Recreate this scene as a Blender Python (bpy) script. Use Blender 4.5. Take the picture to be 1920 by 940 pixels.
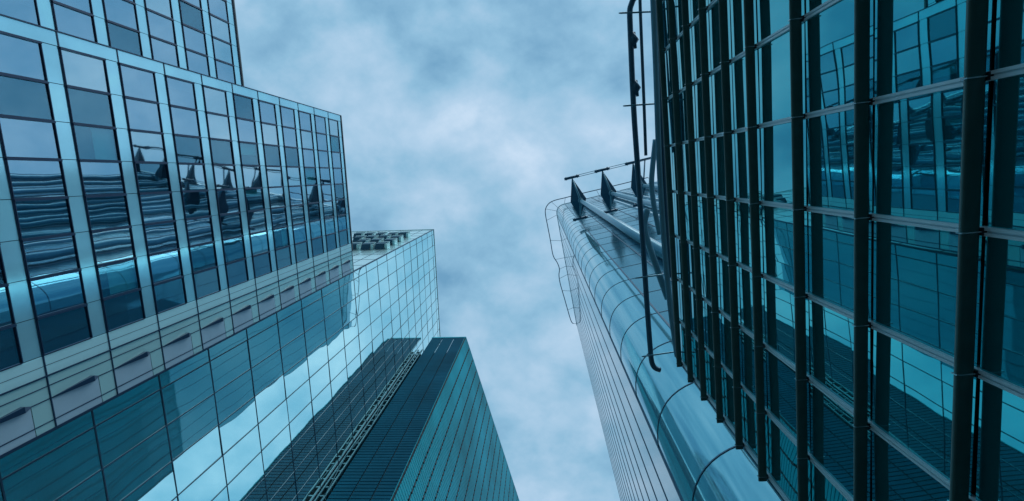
import bpy, bmesh, math, random
from mathutils import Vector, Matrix, noise
random.seed(7)
for o in list(bpy.data.objects): bpy.data.objects.remove(o)
S = bpy.context.scene
COL = S.collection
EYE = 1.6
# ------------------------------------------------------------------ camera
cam = bpy.data.cameras.new('camera'); co = bpy.data.objects.new('camera', cam); COL.objects.link(co)
R = [[0.9978781668534876, 0.02565117553137375, 0.05984297211019817],
     [0.03460723636728796, -0.9874970849357778, -0.15379156815105335],
     [0.055149826002825836, 0.15553624798483498, -0.9862894971835897]]
M4 = Matrix(R).to_4x4(); M4.translation = (0, 0, EYE)
co.matrix_world = M4
cam.sensor_fit = 'HORIZONTAL'; cam.sensor_width = 36.0
cam.lens = 906.1 / 1920 * 36.0
cam.clip_start = 0.05; cam.clip_end = 20000
S.camera = co
# ------------------------------------------------------------------ world / sun / exposure
SUN_EL, SUN_ROT = math.radians(42), math.radians(152)
w = bpy.data.worlds.new('World'); S.world = w; w.use_nodes = True
nt = w.node_tree; nt.nodes.clear()
def N(t, **k):
    n = nt.nodes.new(t)
    for a, b in k.items(): setattr(n, a, b)
    return n
L = lambda a, b: nt.links.new(a, b)
out = N('ShaderNodeOutputWorld'); bg = N('ShaderNodeBackground'); bg.inputs[1].default_value = 0.104
sky = N('ShaderNodeTexSky'); sky.sky_type = 'NISHITA'; sky.sun_disc = False
sky.sun_elevation = SUN_EL; sky.sun_rotation = SUN_ROT; sky.air_density = 1.2; sky.dust_density = 0.4; sky.ozone_density = 2.5
tc = N('ShaderNodeTexCoord'); sep = N('ShaderNodeSeparateXYZ'); L(tc.outputs['Generated'], sep.inputs[0])
zc = N('ShaderNodeMath', operation='MAXIMUM'); L(sep.outputs[2], zc.inputs[0]); zc.inputs[1].default_value = 0.0
za = N('ShaderNodeMath', operation='ADD'); L(zc.outputs[0], za.inputs[0]); za.inputs[1].default_value = 0.22
dx = N('ShaderNodeMath', operation='DIVIDE'); L(sep.outputs[0], dx.inputs[0]); L(za.outputs[0], dx.inputs[1])
dy = N('ShaderNodeMath', operation='DIVIDE'); L(sep.outputs[1], dy.inputs[0]); L(za.outputs[0], dy.inputs[1])
cb = N('ShaderNodeCombineXYZ'); L(dx.outputs[0], cb.inputs[0]); L(dy.outputs[0], cb.inputs[1])
def mapping(rot, scale, loc=(0, 0, 0)):
    m = N('ShaderNodeMapping'); L(cb.outputs[0], m.inputs['Vector'])
    m.inputs['Rotation'].default_value = (0, 0, math.radians(rot)); m.inputs['Scale'].default_value = scale; m.inputs['Location'].default_value = loc
    return m
def noi(m, sc, det, rough, dist=0):
    n = N('ShaderNodeTexNoise'); L(m.outputs[0], n.inputs['Vector'])
    n.inputs['Scale'].default_value = sc; n.inputs['Detail'].default_value = det; n.inputs['Roughness'].default_value = rough; n.inputs['Distortion'].default_value = dist
    return n
n1 = noi(mapping(35, (1.0, 1.15, 1), (8.6, 4.3, 0)), 1.9, 7, 0.54, 0.0)
n2 = noi(mapping(-50, (1.0, 1.3, 1), (7.3, 2.1, 0)), 6.0, 8, 0.55, 0.1)
mx = N('ShaderNodeMath', operation='MULTIPLY_ADD'); L(n2.outputs['Fac'], mx.inputs[0]); mx.inputs[1].default_value = 0.42
sc1 = N('ShaderNodeMath', operation='MULTIPLY'); L(n1.outputs['Fac'], sc1.inputs[0]); sc1.inputs[1].default_value = 0.75
L(sc1.outputs[0], mx.inputs[2])
bx = N('ShaderNodeMath', operation='MULTIPLY_ADD'); L(dx.outputs[0], bx.inputs[0]); bx.inputs[1].default_value = 0.05; L(mx.outputs[0], bx.inputs[2])
by = N('ShaderNodeMath', operation='MULTIPLY_ADD'); L(dy.outputs[0], by.inputs[0]); by.inputs[1].default_value = 0.05; L(bx.outputs[0], by.inputs[2])
rp = N('ShaderNodeValToRGB'); L(by.outputs[0], rp.inputs[0])
e = rp.color_ramp.elements
e[0].position = 0.45; e[0].color = (1.6, 3.7, 5.7, 1)
e[1].position = 0.76; e[1].color = (7.6, 8.9, 10.4, 1)
m1 = e.new(0.545); m1.color = (2.9, 5.4, 7.4, 1)
m2 = e.new(0.645); m2.color = (4.8, 6.8, 8.7, 1)
mixs = N('ShaderNodeMix', data_type='RGBA'); mixs.inputs[0].default_value = 0.88
L(sky.outputs[0], mixs.inputs[6]); L(rp.outputs[0], mixs.inputs[7])
L(mixs.outputs[2], bg.inputs[0]); L(bg.outputs[0], out.inputs[0])
sl = bpy.data.lights.new('sun', 'SUN'); sl.energy = 1.2; sl.angle = math.radians(40); sl.color = (1.0, 0.98, 0.94)
so = bpy.data.objects.new('sun', sl); COL.objects.link(so)
sd = Vector((math.sin(SUN_ROT) * math.cos(SUN_EL), math.cos(SUN_ROT) * math.cos(SUN_EL), math.sin(SUN_EL)))
so.rotation_euler = (sd).to_track_quat('Z', 'Y').to_euler()
S.view_settings.view_transform = 'Standard'; S.view_settings.look = 'None'
S.view_settings.exposure = 0.0; S.view_settings.gamma = 1
S.render.engine = 'CYCLES'
S.cycles.max_bounces = 10; S.cycles.glossy_bounces = 7; S.cycles.transparent_max_bounces = 12

# ------------------------------------------------------------------ materials
def mat(name, col, rough=0.5, metal=0.0, ior=1.5, noise_amt=0.0, noise_scale=1.0, bump=0.0, bump_scale=0.5, bdist=0.1, transp=0.0, tcol=(0.6, 0.8, 0.85), bdetail=1.0, tint=None):
    m = bpy.data.materials.new(name); m.use_nodes = True
    t = m.node_tree; p = t.nodes['Principled BSDF']; o = t.nodes['Material Output']
    p.inputs['Base Color'].default_value = (*col, 1); p.inputs['Roughness'].default_value = rough
    p.inputs['Metallic'].default_value = metal; p.inputs['IOR'].default_value = ior
    if tint: p.inputs['Specular Tint'].default_value = (*tint, 1)
    c = t.nodes.new('ShaderNodeTexCoord')
    if noise_amt:
        n = t.nodes.new('ShaderNodeTexNoise'); n.inputs['Scale'].default_value = noise_scale; n.inputs['Detail'].default_value = 5
        t.links.new(c.outputs['Object'], n.inputs['Vector'])
        r = t.nodes.new('ShaderNodeMapRange'); r.inputs[3].default_value = 1 - noise_amt; r.inputs[4].default_value = 1 + noise_amt
        r.inputs[1].default_value = 0.25; r.inputs[2].default_value = 0.75
        t.links.new(n.outputs['Fac'], r.inputs[0])
        v = t.nodes.new('ShaderNodeVectorMath'); v.operation = 'SCALE'; v.inputs[0].default_value = col
        t.links.new(r.outputs[0], v.inputs['Scale']); t.links.new(v.outputs[0], p.inputs['Base Color'])
    if bump:
        n = t.nodes.new('ShaderNodeTexNoise'); n.inputs['Scale'].default_value = bump_scale; n.inputs['Detail'].default_value = bdetail
        t.links.new(c.outputs['Object'], n.inputs['Vector'])
        b = t.nodes.new('ShaderNodeBump'); b.inputs['Strength'].default_value = bump; b.inputs['Distance'].default_value = bdist
        t.links.new(n.outputs['Fac'], b.inputs['Height']); t.links.new(b.outputs[0], p.inputs['Normal'])
    if transp:
        tr = t.nodes.new('ShaderNodeBsdfTransparent'); tr.inputs[0].default_value = (*tcol, 1)
        mi = t.nodes.new('ShaderNodeMixShader'); mi.inputs[0].default_value = transp
        t.links.new(p.outputs[0], mi.inputs[1]); t.links.new(tr.outputs[0], mi.inputs[2]); t.links.new(mi.outputs[0], o.inputs[0])
    return m
MT = dict(
 win=mat('window_glass', (0.34, 0.58, 0.72), 0.015, 0.97, 1.7, bump=0.35, bump_scale=0.35, bdist=0.018, transp=0.25, tcol=(0.6, 0.9, 0.95)),
 win2=mat('window_glass_clear', (0.24, 0.48, 0.62), 0.015, 0.97, 1.7, bump=0.35, bump_scale=0.4, bdist=0.02, transp=0.6, tcol=(0.6, 0.92, 0.95)),
 win3=mat('window_glass_bright', (0.46, 0.70, 0.80), 0.02, 0.97, 1.7, bump=0.35, bump_scale=0.3, bdist=0.025, transp=0.2, tcol=(0.6, 0.92, 0.95)),
 spandrel=mat('spandrel_glass', (0.40, 0.84, 0.98), 0.12, 0.6, 1.6, noise_amt=0.12, noise_scale=0.35, bump=0.2, bump_scale=0.3, bdist=0.02),
 frame=mat('dark_frame', (0.012, 0.045, 0.10), 0.35, 0.3),
 blind=mat('blind', (0.60, 0.92, 0.88), 0.8, noise_amt=0.05, noise_scale=3),
 room=mat('room_dark', (0.012, 0.03, 0.045), 0.9),
 lav=mat('lavender_glass', (0.34, 0.52, 0.64), 0.25, 0.15, 1.5, noise_amt=0.05),
 screen=mat('screen_glass', (0.58, 0.95, 0.98), 0.15, 0.35, 1.6, transp=0.28, tcol=(0.65, 0.9, 0.92)),
 tglass=mat('tower_glass', (0.52, 0.93, 0.96), 0.012, 0.95, 1.6, bump=0.4, bump_scale=0.16, bdist=0.08, bdetail=0.5),
 tnorth=mat('pale_cladding', (0.60, 0.95, 0.95), 0.2, 0.45, 1.6, noise_amt=0.05, noise_scale=0.2),
 tline=mat('mullion_blue', (0.012, 0.07, 0.13), 0.4, 0.2),
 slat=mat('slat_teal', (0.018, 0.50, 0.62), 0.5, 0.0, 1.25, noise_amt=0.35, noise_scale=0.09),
 tcore=mat('tower_backing', (0.004, 0.07, 0.11), 0.7),
 core=mat('core_dark', (0.004, 0.016, 0.028), 0.5),
 lattice=mat('lattice_steel', (0.05, 0.19, 0.25), 0.5, 0.3),
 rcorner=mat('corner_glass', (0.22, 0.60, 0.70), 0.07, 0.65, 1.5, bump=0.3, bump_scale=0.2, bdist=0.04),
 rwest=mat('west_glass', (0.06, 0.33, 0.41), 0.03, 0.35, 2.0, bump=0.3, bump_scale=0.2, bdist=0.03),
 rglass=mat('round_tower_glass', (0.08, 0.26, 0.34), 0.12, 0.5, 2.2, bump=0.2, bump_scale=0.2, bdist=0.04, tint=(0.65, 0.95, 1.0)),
 rline=mat('round_tower_lines', (0.03, 0.12, 0.20), 0.4, 0.2),
 rfin=mat('round_tower_fins', (0.50, 0.72, 0.82), 0.35, 0.2),
 steel=mat('painted_steel', (0.10, 0.32, 0.42), 0.35, 0.35, noise_amt=0.1, noise_scale=1.5),
 kite=mat('kite_steel', (0.02, 0.13, 0.22), 0.4, 0.2),
 band=mat('pale_band', (0.52, 0.90, 0.96), 0.3, 0.35, noise_amt=0.04, noise_scale=0.5),
 darksteel=mat('dark_steel', (0.03, 0.14, 0.22), 0.4, 0.3),
 fglass=mat('fin_wall_glass', (0.03, 0.44, 0.50), 0.01, 0.85, 1.7, bump=0.25, bump_scale=0.7, bdist=0.012, bdetail=0.5),
 fin=mat('fin_metal', (0.032, 0.12, 0.115), 0.4, 0.2, noise_amt=0.12, noise_scale=4),
 trans=mat('mullion_pale', (0.62, 0.86, 0.92), 0.4, 0.1),
 clamp=mat('clamp_metal', (0.45, 0.62, 0.66), 0.25, 0.7),
 roof=mat('roof_membrane', (0.12, 0.16, 0.18), 0.8, noise_amt=0.1),
 ground=mat('plaza_stone', (0.12, 0.125, 0.125), 0.85, noise_amt=0.2, noise_scale=2),
 pave=mat('paving', (0.22, 0.22, 0.22), 0.8, noise_amt=0.15, noise_scale=3),
)

# ------------------------------------------------------------------ mesh helpers
class MB:
    def __init__(s): s.v = []; s.f = []; s.sm = []
    def quad(s, a, b, c, d, sm=False):
        i = len(s.v); s.v += [tuple(a), tuple(b), tuple(c), tuple(d)]; s.f.append((i, i+1, i+2, i+3)); s.sm.append(sm)
    def poly(s, pts):
        i = len(s.v); s.v += [tuple(p) for p in pts]; s.f.append(tuple(range(i, i+len(pts)))); s.sm.append(False)
    def hexa(s, p):   # 8 corners: 4 bottom, 4 top
        i = len(s.v); s.v += [tuple(q) for q in p]
        for f in ((0,3,2,1),(4,5,6,7),(0,1,5,4),(1,2,6,5),(2,3,7,6),(3,0,4,7)): s.f.append(tuple(i+k for k in f)); s.sm.append(False)
    def box(s, x0, x1, y0, y1, z0, z1):
        s.hexa([(x0,y0,z0),(x1,y0,z0),(x1,y1,z0),(x0,y1,z0),(x0,y0,z1),(x1,y0,z1),(x1,y1,z1),(x0,y1,z1)])
    def tube(s, pts, r, n=10, caps=True):
        pts = [Vector(p) for p in pts]; rs = r if isinstance(r, (list, tuple)) else [r]*len(pts)
        base = len(s.v); prev = None
        for i, p in enumerate(pts):
            d = (pts[min(i+1, len(pts)-1)] - pts[max(i-1, 0)]).normalized()
            u = prev if prev is not None else (Vector((0,0,1)) if abs(d.z) < .9 else Vector((1,0,0)))
            u = (u - d*u.dot(d)).normalized(); prev = u; vv = d.cross(u)
            for k in range(n):
                a = 2*math.pi*k/n; s.v.append(tuple(p + (u*math.cos(a) + vv*math.sin(a))*rs[i]))
        for i in range(len(pts)-1):
            for k in range(n):
                a = base+i*n+k; b = base+i*n+(k+1) % n
                s.f.append((a, b, b+n, a+n)); s.sm.append(True)
        if caps:
            s.f.append(tuple(base+k for k in range(n))[::-1]); s.sm.append(False)
            s.f.append(tuple(base+(len(pts)-1)*n+k for k in range(n))); s.sm.append(False)
    def build(s, name, m, parent=None):
        me = bpy.data.meshes.new(name); me.from_pydata(s.v, [], s.f); me.update()
        me.polygons.foreach_set('use_smooth', s.sm)
        me.materials.append(m)
        o = bpy.data.objects.new(name, me); COL.objects.link(o)
        if parent is not None:
            o.parent = parent
            if parent.type == 'EMPTY': o.matrix_parent_inverse = parent_inv(parent)
            else: o.matrix_parent_inverse = parent_inv(parent)
        return o
def parent_inv(p):
    return world_of(p).inverted()
def world_of(o):
    m = Matrix.LocRotScale(o.location, o.rotation_euler, o.scale)
    if o.parent is not None: m = world_of(o.parent) @ o.matrix_parent_inverse @ m
    return m
def tag(o, label=None, cat=None, group=None, kind=None):
    for k, v in (('label', label), ('category', cat), ('group', group), ('kind', kind)):
        if v: o[k] = v
    return o
def thing(name, label, cat, loc=(0, 0, 0), group=None):
    o = bpy.data.objects.new(name, None); COL.objects.link(o); o.location = loc
    return tag(o, label, cat, group)
class Wall:
    """vertical wall: origin p, unit along s, outward normal n"""
    def __init__(w, p, s, n): w.p = Vector((p[0], p[1], 0)); w.s = Vector((s[0], s[1], 0)).normalized(); w.n = Vector((n[0], n[1], 0)).normalized()
    def pt(w, u, z, d): return w.p + w.s*u + w.n*d + Vector((0, 0, z + EYE))
    def box(w, mb, u0, u1, z0, z1, d0, d1):
        P = w.pt
        mb.hexa([P(u0,z0,d0),P(u1,z0,d0),P(u1,z0,d1),P(u0,z0,d1),P(u0,z1,d0),P(u1,z1,d0),P(u1,z1,d1),P(u0,z1,d1)])
    def pane(w, mb, u0, u1, z0, z1, d, tilt=0.0):
        a = random.gauss(0, tilt); b = random.gauss(0, tilt); hu = (u1-u0)/2; hz = (z1-z0)/2
        f = lambda su, sz: d + a*su*hu + b*sz*hz
        q = [w.pt(u0,z0,f(-1,-1)), w.pt(u1,z0,f(1,-1)), w.pt(u1,z1,f(1,1)), w.pt(u0,z1,f(-1,1))]
        t = [p - w.n*0.02 for p in q]
        mb.hexa([t[0], t[1], q[1], q[0], t[3], t[2], q[2], q[3]])
CW = Matrix(R).transposed()
def px(p):
    c = CW @ (Vector(p) - Vector((0, 0, EYE)))
    if c.z > -0.01: return (-9999, -9999)
    return (960 + 906.1*c.x/-c.z, 470 - 906.1*c.y/-c.z)
def ray(u, v):
    return Matrix(R) @ Vector(((u-960)/906.1, (470-v)/906.1, -1.0))
def atz(u, v, Z):          # photo point at height Z above the eye
    r = ray(u, v); r = r*(Z/r.z); return Vector((r.x, r.y, r.z + EYE))
def panes_of(cells, wall, d, m, parent, name='glass_pane', tilt=0.002, cap=100):
    """the panes that show largest are parts, the rest one part"""
    sc = []
    for c in cells:
        q = [px(wall.pt(c[i], c[j], d)) for i, j in ((0,2),(1,2),(1,3),(0,3))]
        a = 0.5*abs(sum(q[i][0]*q[(i+1)%4][1]-q[(i+1)%4][0]*q[i][1] for i in range(4)))
        cx = sum(t[0] for t in q)/4; cy = sum(t[1] for t in q)/4
        vis = -60 < cx < 1980 and -60 < cy < 1000
        sc.append((a if vis else -1, c))
    sc.sort(key=lambda t: -t[0])
    n = 0; rest = MB()
    for a, c in sc:
        if a > 0 and n < cap:
            b = MB(); wall.pane(b, *c, d, tilt); b.build(name, m, parent); n += 1
        else: wall.pane(rest, *c, d, tilt)
    if rest.v:
        o = rest.build(name, m, parent)
        if n >= cap: tag(o, kind='stuff')

# ------------------------------------------------------------------ ground
g = MB(); g.box(-3000, 3000, -3000, 3000, -1, 0); tag(g.build('ground', MT['ground']), kind='structure')
g = MB(); g.box(-29, -12, -60, 140, 0.0, 0.12); tag(g.build('pavement', MT['pave']), kind='structure')

# ------------------------------------------------------------------ A: stepped office building, left
FL = 4.36
def office(name, label, X, top, y_start, y_end, line0, pitch, ncol, z_off, band, body):
    t = thing(name, label, 'building', (X - 12, (y_start+y_end)/2, 0))
    W = Wall((X, 0), (0, 1), (1, 0))
    nf = int((top + EYE)/FL)
    b = MB(); b.box(*body); b.build('wall', MT['room'], t)
    zt = [z_off + FL*k for k in range(-16, 30) if z_off + FL*k <= top + 0.5 and z_off + FL*k > 6]
    bar = MB()
    # spandrel strips (horizontal in the world), each floor a part, with joints at every bay
    for z in zt:
        s = MB(); y = line0
        zz = min(z, top)
        edges = [y_start] + [line0 + pitch*j for j in range(ncol+1)] + ([y_end] if y_end > line0 + pitch*ncol + .1 else [])
        for a, c in zip(edges[:-1], edges[1:]):
            W.pane(s, a+0.02, c-0.02, z-1.15, zz-0.02, 0.0, 0.0015)
        s.build('spandrel', MT['spandrel'], t)
    cells = []
    for j in range(ncol):
        for z in zt[1:]:
            cells.append((line0 + pitch*j, line0 + pitch*(j+1), z-FL, z-1.15))
    if zt:
        cells.append
    def win(c, parent_thing):
        y0, y1, z0, z1 = c
        f = MB(); e = 0.055
        W.box(f, y0, y0+0.13, z0, z1, -0.10, 0.13); W.box(f, y1-e, y1, z0, z1, -0.10, 0.07)
        W.box(f, y0+0.13, y1-e, z0, z0+e, -0.10, 0.09); W.box(f, y0+0.13, y1-e, z1-e, z1, -0.10, 0.09)
        p = MB(); 
        W.pane(p, y0+0.10, y1-e+0.01, z0+e-0.01, z1-e+0.01, 0.0, 0.004)
        bl = None
        if random.random() < 0.4:
            bl = MB(); k = random.choice((0.35, 0.55, 0.75, 1.0))
            if random.random() < 0.5: W.box(bl, y0+0.2, y1-0.1, z1-0.1-(z1-z0-0.3)*k, z1-0.1, -0.22, -0.18)
            else: W.box(bl, y0+0.2, y0+0.2+(y1-y0-0.4)*k, z0+0.1, z1-0.1, -0.22, -0.18)
        return f, p, bl
    sc = []
    for c in cells:
        q = [px(W.pt(c[i], c[j], 0)) for i, j in ((0,2),(1,2),(1,3),(0,3))]
        cx = sum(k[0] for k in q)/4; cy = sum(k[1] for k in q)/4
        a = 0.5*abs(sum(q[i][0]*q[(i+1)%4][1]-q[(i+1)%4][0]*q[i][1] for i in range(4)))
        sc.append((a if (cx > -120 and -100 < cy < 1000) else -1, c))
    sc.sort(key=lambda k: -k[0])
    rf, rp_ = MB(), MB(); n = 0
    for a, c in sc:
        f, p, bl = win(c, t)
        if a > 0 and n < 99:
            o = f.build('window', MT['frame'], t); p.build('pane', MT[random.choice(('win', 'win', 'win2', 'win3'))], o)
            if bl: bl.build('blind', MT['blind'], o)
            n += 1
        else:
            for src, dst in ((f, rf), (p, rp_)):
                i0 = len(dst.v); dst.v += src.v; dst.f += [tuple(i0+k for k in q) for q in src.f]; dst.sm += src.sm
    if rf.v:
        o = tag(rf.build('window', MT['frame'], t), kind='stuff' if n >= 99 else None)
        tag(rp_.build('pane', MT['win'], o), kind='stuff' if n >= 99 else None)
    return t, W, zt
tA, WA, ztA = office('office_building', 'tall teal glazed office facade with square windows in pale bands, left of the sky',
    -29.8, 73.85, -9.8, 10.95, -8.93, 2.3237, 8, 73.85+0.0, None, (-60, -30.12, -9.75, 10.9, 0, 73.9+EYE))
# fix spandrel grid: parapet strip (L1-L2), lower pale band, joints, mullion lines
s = MB(); j = MB()
z = 73.85
zs = [z - FL*k for k in range(0, 17)]
for a, c in zip(zs[1:], zs[:-1]):
    WA.pane(j, 9.70, 10.88, a+0.04, c-0.04, 0.015, 0.001)
j.build('base_cladding', MT['band'], tA)
for a, c in zip(zs[1:], zs[:-1]):
    WA.pane(s, -9.8, -8.95, a+0.04, c-0.04, 0.02, 0.001)
s.build('edge_cladding', MT['spandrel'], tA)
for yy, wd, pr in ((-9.84, 0.07, 0.10), (10.92, 0.10, 0.09), (10.3, 0.025, 0.03)):
    o = MB(); WA.box(o, yy-wd/2, yy+wd/2, 4, 73.85, -0.1, pr); o.build('mullion', MT['frame'], tA)
for k, z in enumerate(zs):
    o = MB(); WA.box(o, -9.8, 10.9, z-0.05, z+0.03, -0.05, 0.055); o.build('floor_joint', MT['frame'], tA)
o = MB(); o.box(-60, -29.7, -9.85, 10.97, 73.93+EYE, 74.15+EYE); o.build('roof', MT['roof'], tA)
# glazed screen wall continuing the facade (see-through)
zs2 = zs
for a, c in zip(zs2[1:], zs2[:-1]):
    s = MB()
    for y0, y1 in ((11.0, 11.52), (11.56, 12.30)): WA.pane(s, y0, y1, a+0.05, c-0.03, 0.0, 0.001)
    WA.pane(s, 12.36, 13.66, c-1.15, c-0.03, 0.0, 0.001); WA.pane(s, 13.72, 14.2, c-1.15, c-0.03, 0.0, 0.001)
    s.build('screen_glass', MT['screen'], tA)
    l = MB(); WA.pane(l, 12.36, 13.66, a+0.05, c-1.2, 0.0, 0.0); WA.pane(l, 13.72, 14.2, a+0.05, c-1.2, 0.0, 0.0)
    lo = l.build('screen_window', MT['lav'], tA)
    h = MB()   # dark wedge added for the triangular shade above the window
    P = WA.pt; zz0, zz1 = a+0.05, c-1.2
    zm = zz0 + (zz1-zz0)*0.55
    h.hexa([P(12.30,zz0,0.02),P(12.37,zz0,0.02),P(12.37,zz0,0.05),P(12.30,zz0,0.05),P(12.05,zz1-0.5,0.02),P(12.42,zz1-0.5,0.02),P(12.42,zz1-0.5,0.28),P(12.05,zz1-0.5,0.28)])
    h.hexa([P(12.05,zz1-0.5,0.02),P(12.42,zz1-0.5,0.02),P(12.42,zz1-0.5,0.28),P(12.05,zz1-0.5,0.28),P(12.28,zz1,0.02),P(12.37,zz1,0.02),P(12.37,zz1,0.05),P(12.28,zz1,0.05)])
    h.build('hood', MT['frame'], lo)
for yy, wd in ((11.54, 0.05), (12.33, 0.05), (13.69, 0.045), (14.22, 0.12)):
    o = MB(); WA.box(o, yy-wd/2, yy+wd/2, 4, 73.85, -0.06, 0.04); o.build('mullion', MT['frame'], tA)
for z in zs:
    o = MB(); WA.box(o, 10.98, 14.26, z-0.045, z+0.025, -0.05, 0.045); o.build('floor_joint', MT['frame'], tA)
    
# lower block set back behind it
tU, WU, ztU = office('office_block', 'lower set-back office block with dark square windows, top left corner',
    -34.06, 56.4, -48, -9.9, -11.05-2.27*14, 2.27, 14, 56.4, None, (-60, -34.4, -48, -9.9, 0, 56.4+EYE))
for z in [56.4-FL*k for k in range(0, 12)]:
    o = MB(); WU.box(o, -48, -9.95, z-0.05, z+0.03, -0.05, 0.055); o.build('floor_joint', MT['frame'], tU)
o = MB(); o.box(-60, -33.95, -48, -9.95, 56.48+EYE, 56.7+EYE); o.build('roof', MT['roof'], tU)

# ------------------------------------------------------------------ B: glass tower, lower left
XB, YB, ZB = -33.7, 16.1, 150.35
tB = thing('glass_tower', 'sheer pale teal glass tower with a thin grid, below and behind the office facade', 'building', (-50, 45, 0))
b = MB(); b.box(-72, XB-0.1, YB+0.1, 86, 0, ZB-0.1+EYE); b.build('wall', MT['core'], tB)
WB = Wall((XB, 0), (0, 1), (1, 0))
ys = [YB, 17.52] + [17.52+3.44*k for k in range(1, 20)]
zl = [z for z in [38.35+6.422*k for k in range(-5, 18)] ] + [ZB]
zl = [max(z, 0) for z in zl if z > -2]
cells = [(a+0.03, c-0.03, p+0.03, q-0.03) for a, c in zip(ys[:-1], ys[1:]) for p, q in zip(zl[:-1], zl[1:])]
panes_of(cells, WB, 0.0, MT['tglass'], tB, tilt=0.0035)
for y in ys[1:]:
    o = MB(); WB.box(o, y-0.055, y+0.055, 0, ZB, -0.08, 0.05); o.build('mullion', MT['tline'], tB)
for z in zl:
    o = MB(); WB.box(o, YB, ys[-1], z-0.05, z+0.05, -0.08, 0.043); o.build('floor_joint', MT['tline'], tB)
o = MB(); o.box(XB-0.15, XB+0.10, YB-0.12, YB+0.1, EYE, ZB+EYE); o.build('corner_post', MT['tline'], tB)
WBn = Wall((XB, YB), (-1, 0), (0, -1))
s = MB(); us = [0.15] + [3.44*k for k in range(1, 12)]
for p, q in zip(zl[:-1], zl[1:]):
    s = MB()
    for a, c in zip(us[:-1], us[1:]): WBn.pane(s, a+0.02, c-0.02, p+0.02, q-0.02, 0.0, 0.001)
    s.build('cladding_band', MT['tnorth'], tB)
for u in us[1:]:
    o = MB(); WBn.box(o, u-0.06, u+0.06, 0, ZB, -0.05, 0.035); o.build('mullion', MT['tline'], tB)
for z in zl:
    o = MB(); WBn.box(o, 0.15, us[-1], z-0.06, z+0.06, -0.05, 0.03); o.build('floor_joint', MT['tline'], tB)
o = MB(); o.box(-72, XB+0.12, YB-0.14, 86, ZB+EYE, ZB+0.3+EYE); o.build('roof', MT['tnorth'], tB)
# louvre hoods on the north face near the roof
hoods = [(672,440),(692,440),(713,440),(735,440),(755,439), (672,447),(695,446),(719,445),(741,446), (679,453),(704,452),(729,452), (662,460),(688,460),(714,459)]
for (u, v) in hoods:
    r = ray(u, v); r = r*((YB-0.9)/r.y); x, z = r.x, r.z
    o = MB(); y0, y1 = YB-1.3, YB-0.05
    o.hexa([(x-1.1,y1,z-1.6+EYE),(x+0.9,y1,z-1.6+EYE),(x+1.3,y0,z-0.9+EYE),(x-0.9,y0,z-0.9+EYE),(x-1.1,y1,z+1.0+EYE),(x+0.9,y1,z+1.0+EYE),(x+1.3,y0,z+1.0+EYE),(x-0.9,y0,z+1.0+EYE)])
    h = o.build('louvre_hood', MT['darksteel'], tB)
    o = MB(); o.box(x+1.35, x+1.9, y0+0.1, y1, z-1.4+EYE, z+1.0+EYE); o.box(x-0.9, x+1.9, y0-0.15, y0+0.05, z+0.6+EYE, z+1.1+EYE); o.build('hood_edge', MT['tnorth'], h)

# ------------------------------------------------------------------ louvred tower
ZT = 132.2
tT = thing('louvred_tower', 'dark teal tower wrapped in fine horizontal louvres, bottom centre left', 'building', (-22, 60, 0))
c0 = Vector((-32.0, 45.5)); c1 = Vector((-22.2, 45.5)); dirL = Vector((13.6, 51.5)).normalized()
LEN = 3.44*22
c2 = c1 + dirL*LEN
b = MB()
ins = 0.35
a0 = (c0.x+ins, c0.y+ins); a1 = (c1.x-ins-0.1, c1.y+ins); a2 = (c2.x-ins, c2.y); a3 = (c0.x+ins, c2.y)
for z0, z1 in ((0, ZT-11+EYE),):
    b.hexa([(*a0,z0),(*a1,z0),(*a2,z0),(*a3,z0),(*a0,z1),(*a1,z1),(*a2,z1),(*a3,z1)])
b.build('wall', MT['tcore'], tT)
WN = Wall(c0, (1, 0), (0, -1)); WL = Wall(c1, dirL, (dirL.y, -dirL.x))
def slats(wall, bays, bw, m, gap, pitch=0.8, h=0.66, dep=0.16):
    for k in range(bays):
        o = MB(); z = 20.0
        while z < ZT:
            u0 = k*bw+gap; u1 = (k+1)*bw-gap
            P = wall.pt
            o.hexa([P(u0,z,-dep),P(u1,z,-dep),P(u1,z-0.10,0),P(u0,z-0.10,0),P(u0,z+h,-dep),P(u1,z+h,-dep),P(u1,z+h-0.14,0.02),P(u0,z+h-0.14,0.02)])
            z += pitch
        o.build('louvre_panel', m, tT)
MT['slat_shaded'] = mat('slat_north_shaded', (0.003, 0.10, 0.17), 0.6, 0.0, 1.15, noise_amt=0.25, noise_scale=0.12)  # same louvres, shade of the tower's dark side put into the colour
slats(WN, 3, 9.8/3, MT['slat_shaded'], 0.10)
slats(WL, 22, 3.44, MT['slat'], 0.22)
o = MB(); 
for k in range(4): WN.box(o, k*9.8/3-0.05, k*9.8/3+0.05, 20, ZT, -0.3, -0.22)
o.build('louvre_rails', MT['core'], tT)
for k in range(23):
    o = MB(); WL.box(o, k*3.44-0.24, k*3.44+0.24, 20, ZT, -0.2, -0.10)
    jr = o.build('joint_rail', MT['slat'], tT); o = MB(); WL.box(o, k*3.44-0.23, k*3.44+0.23, 20, ZT-1, -0.13, -0.095); z = 20.3
    while z < ZT-1: WL.box(o, k*3.44-0.22, k*3.44+0.22, z, z+0.75, -0.12, -0.06 + (0.09 if k else 0)); z += 1.6  # dark plugs stand in for the shaded gaps along each joint
    o.build('gap_plugs', MT['core'], jr)
o = MB(); WN.box(o, -0.05, 9.8, ZT, ZT+0.5, -0.5, 0.05); WL.box(o, 0.0, LEN, ZT, ZT+0.5, -0.5, 0.05); o.build('parapet', MT['slat'], tT)
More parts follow.
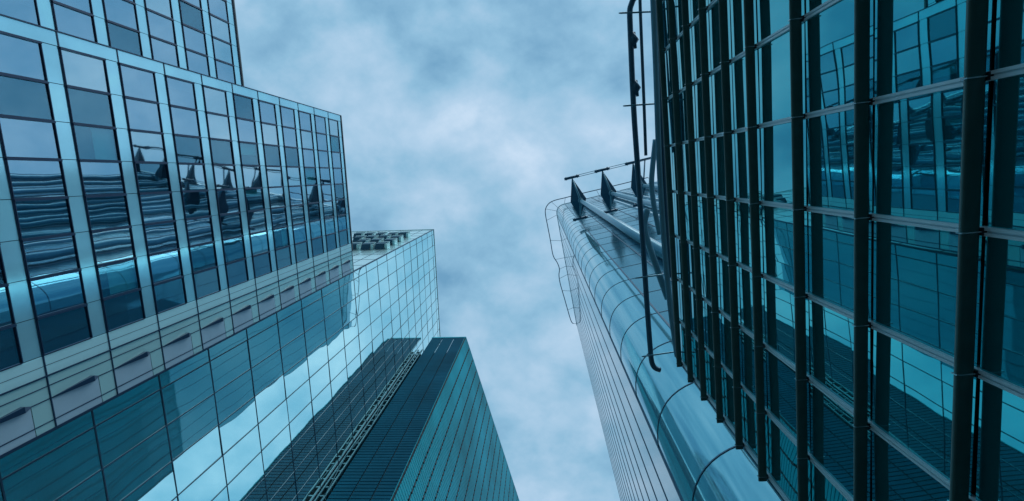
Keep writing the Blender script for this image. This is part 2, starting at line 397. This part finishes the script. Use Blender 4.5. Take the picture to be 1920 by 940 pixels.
# service ladder frame between the two towers
tS = thing('service_frame', 'slender steel ladder frame with rungs squeezed between the glass tower and louvred tower', 'scaffold', (-33, 44, 0))
for x, y in ((-33.35, 45.3), (-32.35, 45.3), (-33.35, 47.3), (-32.35, 47.3)):
    o = MB(); o.box(x-0.12, x+0.12, y-0.12, y+0.12, 0, 122+EYE); o.build('post', MT['lattice'], tS)
for k in range(60):
    z = 4 + 2*k
    o = MB(); o.box(-33.3, -32.4, 45.25, 45.4, z, z+0.25)
    o.box(-33.3, -32.4, 45.4, 47.3, z, z+0.06); o.build('platform', MT['lattice'], tS)
for k in range(12):
    z = 4 + 10*k; s_ = 1 if k % 2 else -1
    o = MB(); o.tube([(-32.85-0.45*s_, 45.2, z), (-32.85+0.45*s_, 45.2, z+10)], 0.07, 6); o.build('brace', MT['lattice'], tS)

# ------------------------------------------------------------------ R2: rounded glass tower
Z2 = 190.0
tR = thing('rounded_tower', 'tall pale glass tower with a rounded corner rising right of the sky', 'building', (40, 35, 0))
C = Vector((6.0, 12.4)); wd = Vector((7.5, 47.5)).normalized(); nd = Vector((1, -0.21)).normalized()
TL = 3.6
P0 = C + wd*TL; N0 = C + nd*TL
path = []
WLEN = 46.0; NLEN = 96.0
nwest = int(WLEN/3.44); 
for k in range(nwest, 0, -1): path.append(('w', P0 + wd*3.44*k))
arc = []
for i in range(0, 13):
    t = i/12; p = P0*(1-t)**2 + C*2*t*(1-t) + N0*t*t      # quadratic corner
    arc.append(p)
path += [('a', p) for p in arc]
for k in range(1, int(NLEN/3.44)+1): path.append(('n', N0 + nd*3.44*k))
pts = [p for _, p in path]
nor = []
for i, p in enumerate(pts):
    d = (pts[min(i+1, len(pts)-1)] - pts[max(i-1, 0)]).normalized(); nor.append(Vector((d.y, -d.x)))
    # outward: to the left of travel (south->north then east)
nor = [(-n if n.dot(Vector((-1, -1))) < 0 else n) for n in nor]
def ring(mb, z0, z1, d0, d1, sm=True, sub=None):
    idx = sub or range(len(pts)-1)
    base = len(mb.v)
    sel = list(idx) + [list(idx)[-1]+1]
    for i in sel:
        for (d, z) in ((d0, z0), (d1, z0), (d1, z1), (d0, z1)):
            q = pts[i] + nor[i]*d; mb.v.append((q.x, q.y, z+EYE))
    for a in range(len(sel)-1):
        for k in range(4):
            i0 = base+a*4+k; i1 = base+a*4+(k+1) % 4
            if k == 1 and sm: continue
            mb.f.append((i0, i1, i1+4, i0+4)); mb.sm.append(False)
    if sm:
        b2 = len(mb.v)
        for i in sel:
            q = pts[i] + nor[i]*d1; mb.v.append((q.x, q.y, z0+EYE)); mb.v.append((q.x, q.y, z1+EYE))
        for a in range(len(sel)-1):
            mb.f.append((b2+2*a, b2+2*a+1, b2+2*a+3, b2+2*a+2)); mb.sm.append(True)
    mb.f.append((base, base+1, base+2, base+3)); mb.sm.append(False)
    e_ = base+(len(sel)-1)*4; mb.f.append((e_+3, e_+2, e_+1, e_)); mb.sm.append(False)
R2F = 6.42
zr = [Z2 - 3 - R2F*k for k in range(0, 30)]
zr = [z for z in zr if z > 0] + [0]
for a, c in zip(zr[1:], zr[:-1]):
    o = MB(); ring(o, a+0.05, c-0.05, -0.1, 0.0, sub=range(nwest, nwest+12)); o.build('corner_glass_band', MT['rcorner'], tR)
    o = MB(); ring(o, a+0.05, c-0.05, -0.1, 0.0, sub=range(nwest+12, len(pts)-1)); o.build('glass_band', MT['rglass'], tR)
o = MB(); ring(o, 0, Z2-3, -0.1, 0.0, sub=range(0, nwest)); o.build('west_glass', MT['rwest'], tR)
for z in zr:
    o = MB(); ring(o, z-0.04, z+0.04, -0.1, 0.03, sub=range(nwest, len(pts)-1)); o.build('floor_joint', MT['rline'], tR)
# solid body
b = MB(); far = [pts[-1] + Vector((3, 30)), pts[0] + Vector((20, 6))]
inner = [p - n*0.15 for p, n in zip(pts, nor)]
poly = inner + far
b.poly([(p.x, p.y, EYE+Z2-0.5) for p in poly][::-1])
for i in range(len(poly)):
    p, q = poly[i], poly[(i+1) % len(poly)]
    b.quad((p.x,p.y,0),(q.x,q.y,0),(q.x,q.y,EYE+Z2-0.5),(p.x,p.y,EYE+Z2-0.5))
b.build('wall', MT['core'], tR)
nn = 0
for i, (k, p) in enumerate(path):
    if k == 'a' and i not in (nwest, nwest+12): continue
    n = nor[i]; d = Vector((-n.y, n.x))
    if k == 'n': nn += 1
    big = (k == 'n' and nn % 2 == 0)
    ww, dd = (0.22, 0.30) if big else (0.07, 0.07)
    if k == 'w': ww, dd = 0.028, 0.04
    o = MB(); a = p - d*ww; c = p + d*ww
    q = [a - n*0.05, c - n*0.05, c + n*dd, a + n*dd]
    o.hexa([(t.x, t.y, 0) for t in q] + [(t.x, t.y, Z2-3+EYE) for t in q])
    o.build('fin' if big else 'mullion', MT['rfin'] if big else MT['rline'], tR)
o = MB(); ring(o, Z2-2.95, Z2, -0.5, 0.12); o.build('parapet', MT['rfin'], tR)
# roof rail loop seen against the sky
rail = [(1215,333),(1150,349),(1091,363),(1060,371),(1040,376),(1029,382),(1023,392),(1023,404),(1027,425),(1032,451),(1037,479),(1045,493),(1049,505),(1048,516),(1050,530),(1054,545),(1059,562),(1070,600),(1075,607)]
rp3 = [atz(u, v, Z2) for u, v in rail]
def smooth(P, n=4):
    out_ = []
    for i in range(len(P)-1):
        p0, p1, p2, p3 = P[max(i-1, 0)], P[i], P[i+1], P[min(i+2, len(P)-1)]
        for k in range(n):
            t = k/n; out_.append(0.5*((2*p1)+(p2-p0)*t+(2*p0-5*p1+4*p2-p3)*t*t+(3*p1-p0-3*p2+p3)*t**3))
    return out_ + [P[-1]]
rs = smooth(rp3)
o = MB(); o.tube(rs, 0.17, 8); ro = o.build('roof_rail', MT['rline'], tR)
o = MB()
for i in range(0, len(rs), 6):
    p = rs[i]; best = min(range(len(pts)), key=lambda k: (pts[k]-p.xy).length); q = pts[best]
    o.tube([p, (q.x, q.y, Z2-0.6+EYE)], 0.07, 6)
o.build('rail_bracket', MT['rline'], ro)

# masts with kite-shaped plates: three rise from the near roof, the rest run along the rounded tower's wall
along = Vector((nd.x, nd.y, 0))
def mast_row(ZK, idx, z0, labels, group, q, wall=False):
    k1 = atz(1087.7, 375.7, ZK); k2 = atz(1143, 357.7, ZK)
    stp = along*(k2-k1).length
    T1 = atz(1072, 333, ZK) - k1; T2 = atz(1088, 410, ZK) - k1
    if wall: T2 = T2*0.06
    for n_, i in enumerate(idx):
        base = k1 + stp*i
        t = thing('outrigger_mast', labels[n_ % len(labels)], 'mast', (base.x, base.y, z0), group)
        o = MB(); o.tube([(base.x, base.y, z0), (base.x, base.y, ZK-3*q)], 0.62*q, 14); o.build('column', MT['steel'], t)
        o = MB()
        ctr = base + Vector((-0.6, 0, 0))*q; A_ = base + T1; B_ = base + T2; Wt = ctr - along*2.9*q; Et = ctr + along*2.9*q
        up = ctr + Vector((0, 0, 0.3))*q; dn = ctr - Vector((0, 0, 1.3))*q
        for tri in ((A_, Wt, dn), (A_, dn, Et), (B_, dn, Wt), (B_, Et, dn), (A_, up, Wt), (A_, Et, up), (B_, Wt, up), (B_, up, Et)): o.poly(tri)
        kp = o.build('kite_plate', MT['kite'], t)
        o = MB(); o.tube([A_, base - Vector((0, 0, 3.2))*q, B_], [0.2*q, 0.45*q, 0.2*q], 10); o.build('strut', MT['steel'], t)
        o = MB(); o.tube([base - Vector((0, 0, 5.0))*q, base - Vector((0, 0, 2.6))*q], 0.95*q, 14); o.build('collar', MT['steel'], t)
        for E_ in ((A_,) if wall else (A_, B_)):
            o = MB(); o.tube([E_ - along*2.7*q, E_ + along*2.7*q], 0.48*q, 8); cbar = o.build('crossbar', MT['kite'], t)
            o = MB(); o.tube([E_ - along*2.2*q, E_ - along*1.8*q], 0.62*q, 8); o.build('clamp', MT['darksteel'], cbar)
            o = MB(); o.tube([E_ + along*1.8*q, E_ + along*2.2*q], 0.62*q, 8); o.build('clamp', MT['darksteel'], cbar)
        if i != idx[-1] or i == 2:
            if wall and i >= 2:  # chord and brace added to show as arcs in the mirrored row
                m_ = A_ + stp*0.5 + Vector((0, 0, 5.0)); P_ = smooth([A_, A_*0.72 + (A_+stp)*0.28 + Vector((0, 0, 4.0)), m_, A_*0.28 + (A_+stp)*0.72 + Vector((0, 0, 4.0)), A_ + stp])
                o = MB(); o.tube(P_, 0.32, 8); o.build('mirror_arc', MT['kite'], t)
                o = MB(); o.tube([A_*0.5 + (A_+stp)*0.5 + Vector((0, 0, 5.0)), base + along*1.0], 0.25, 8); o.build('brace', MT['kite'], t)
            for E_ in ((A_,) if wall else (A_, B_)):
                for dz in (-0.33*q, 0.33*q):
                    off = Vector((0, dz, 0))
                    o = MB(); o.tube([E_ + along*2.7*q + off, E_ + stp - along*2.7*q + off], 0.11*q, 6); o.build('tie_rod', MT['steel'], t)
ZM = 110.0
ords = ['first mast, nearest the rounded corner', 'second mast from the rounded corner', 'third mast, just behind the long bent pipe']
mast_row(ZM, [0, 1, 2], 19.5 + EYE, ['tall steel mast topped by a kite-shaped plate, ' + o_ for o_ in ords], 'kite masts in front of the rounded tower', ZM/176.0)
mast_row(176.0, [0, 1, 2, 3, 4, 5, 6, 7], 0, ['steel mast with kite-shaped plate on the rounded tower wall, seen mirrored in the left facade'], 'kite masts mirrored in the office facade', 1.0, True)

# ------------------------------------------------------------------ R1: louvred glass building at right
th = 0.0699381195
s1 = Vector((math.sin(th), math.cos(th))); n1_ = Vector((math.cos(th), -math.sin(th)))
tF = thing('finned_building', 'near teal glass building ribbed with long dark fins, filling the right side', 'building', (n1_.x*12, n1_.y*12, 0))
WF = Wall(n1_*4.94, s1, -n1_)      # outward towards the street
GL = -0.045
MP = 1.7045
mu = [-0.54 + MP*k for k in range(-10, 6)]
U0, U1 = mu[0], mu[-1] + 0.12
fz = [0.2, 1.9, 3.6, 5.77, 7.64, 9.45, 11.35, 12.77, 14.22, 15.70, 17.15, 18.60]
b = MB(); WF.box(b, U0, U1-0.02, 0-EYE, 19.2, -16, -0.12); b.build('wall', MT['core'], tF)
cells = [(a+0.03, c-0.03, p+0.03, q-0.03) for a, c in zip(mu[:-1], mu[1:]) for p, q in zip([-1.5]+fz, fz+[19.2])]
panes_of(cells, WF, GL, MT['fglass'], tF, tilt=0.0045)
for u in mu:
    o = MB(); WF.box(o, u-0.050, u-0.012, -1.5, 19.2, -0.1, 0.0); WF.box(o, u+0.012, u+0.050, -1.5, 19.2, -0.1, 0.0)
    WF.box(o, u-0.012, u+0.012, -1.5, 19.2, -0.1, -0.03)
    o.build('mullion', MT['trans'], tF)
for z in fz:
    o = MB()
    P = WF.pt; prof = []
    for k in range(12):
        a = 2*math.pi*k/12; ca, sa = math.cos(a), math.sin(a)
        prof.append((0.122 + 0.102*math.copysign(abs(ca)**0.5, ca), 0.035*math.copysign(abs(sa)**0.6, sa)))
    i0 = len(o.v)
    for u in (U0, U1):
        for d, h in prof: o.v.append(tuple(P(u, z+h, d)))
    for k in range(12):
        o.f.append((i0+k, i0+(k+1) % 12, i0+12+(k+1) % 12, i0+12+k)); o.sm.append(True)
    o.f.append(tuple(range(i0, i0+12))); o.sm.append(False); o.f.append(tuple(range(i0+12, i0+24))[::-1]); o.sm.append(False)
    fo = o.build('fin', MT['fin'], tF)
    for u in mu:
        if not (-120 < px(P(u, z, 0.1))[1] < 1000 and px(P(u, z, 0.1))[0] < 2000): continue
        o = MB(); WF.box(o, u-0.045, u+0.045, z-0.05, z+0.05, -0.03, 0.02); WF.box(o, u-0.03, u+0.03, z-0.025, z+0.025, 0.0, 0.07)
        bo = o.build('fin_bracket', MT['core'], fo)
        o = MB(); WF.box(o, u-0.007, u+0.007, z-0.043, z+0.043, 0.015, 0.235); o.build('clamp_plate', MT['clamp'], bo)
o = MB(); WF.box(o, U0, U1, 19.2, 19.5, -16, 0.02); o.build('roof', MT['roof'], tF)
o = MB(); WF.box(o, U1, U1+0.06, -EYE, 19.4, -3, 0.0); o.build('end_trim', MT['steel'], tF)
# roof-edge gutter tube
def tubeobj(name, pxs, Z, r, m, parent=None, sm=4, zlist=None):
    P = [atz(u, v, (zlist[i] if zlist else Z)) for i, (u, v) in enumerate(pxs)]
    o = MB(); o.tube(smooth(P, sm), r, 12); return o.build(name, m, parent)
tubeobj('gutter', [(1221,-120),(1225,0),(1231,150),(1236,300),(1243,420),(1251,520),(1260,600),(1270,668)], 20, 0.12, MT['steel'], tF)
tubeobj('gutter_edge', [(1232,-120),(1234,0),(1239,150),(1245,300),(1251,420),(1258,520)], 20.0, 0.07, MT['darksteel'], tF)
# rail pipe with bent ends held on arms
tP = tubeobj('rail_pipe', [(1216,-8),(1203,-8),(1190,-4),(1184,8),(1181,22),(1182,60),(1188,200),(1196,320),(1205,450),(1213,570),(1219,650),(1222,678),(1228,690),(1238,694)], 20.6, 0.115, MT['darksteel'])
tag(tP, 'long dark pipe with bent ends running along the roof edge of the finned building', 'pipe')
for (u, v) in ((1184,75), (1188,165)):
    a = atz(u, v-14, 20.6); c = atz(u, v+14, 20.6)
    o = MB(); o.tube([a, a*0.5+c*0.5+Vector((0.1,0,0)), c], [0.09, 0.2, 0.09], 8); o.tube([a+Vector((0.1,0,0)), c+Vector((0.16,0.05,0))], 0.06, 6)
    o.build('pipe_clamp', MT['darksteel'], tP)
tP2 = tubeobj('thin_pipe', [(1197,-120),(1200,0),(1203,80),(1207,180),(1211,292)], 20.4, 0.065, MT['darksteel'])
tag(tP2, 'thinner dark pipe between the long bent pipe and the finned building', 'pipe')
arms = [((1160,25),(1300,19),'topmost'), ((1168,199),(1300,190),'second from the top'), ((1190,522),(1300,508),'below the kite plates'), ((1203,669),(1300,655),'lowest, by the pipe elbow')]
for a, c, nm in arms:
    A3, C3 = atz(*a, 20.45), atz(*c, 20.1)
    o = MB(); o.tube([A3, A3*0.97+C3*0.03, C3], [0.02, 0.035, 0.035], 8)
    tag(o.build('support_arm', MT['steel']), 'flat steel arm holding the roof pipe, ' + nm, 'bracket', 'arms holding the roof pipe')
tubeobj('roof_cable', [(1120,372),(1185,369),(1250,357)], 20.3, 0.012, MT['trans'], tF) if False else None
# bowed brace and struts at the roof edge
tb = tubeobj('bowed_brace', [(1229,262),(1223,320),(1222,350),(1227,390),(1237,440)], 24, 0.13, MT['steel'])
tag(tb, 'bowed steel brace beside the gutter where the masts pass behind', 'brace')
st = tubeobj('diagonal_strut', [(1214,392),(1208,425),(1220,470),(1252,560)], 30, 0.20, MT['steel'])
tag(st, 'grey diagonal strut running down behind the long pipe', 'strut')
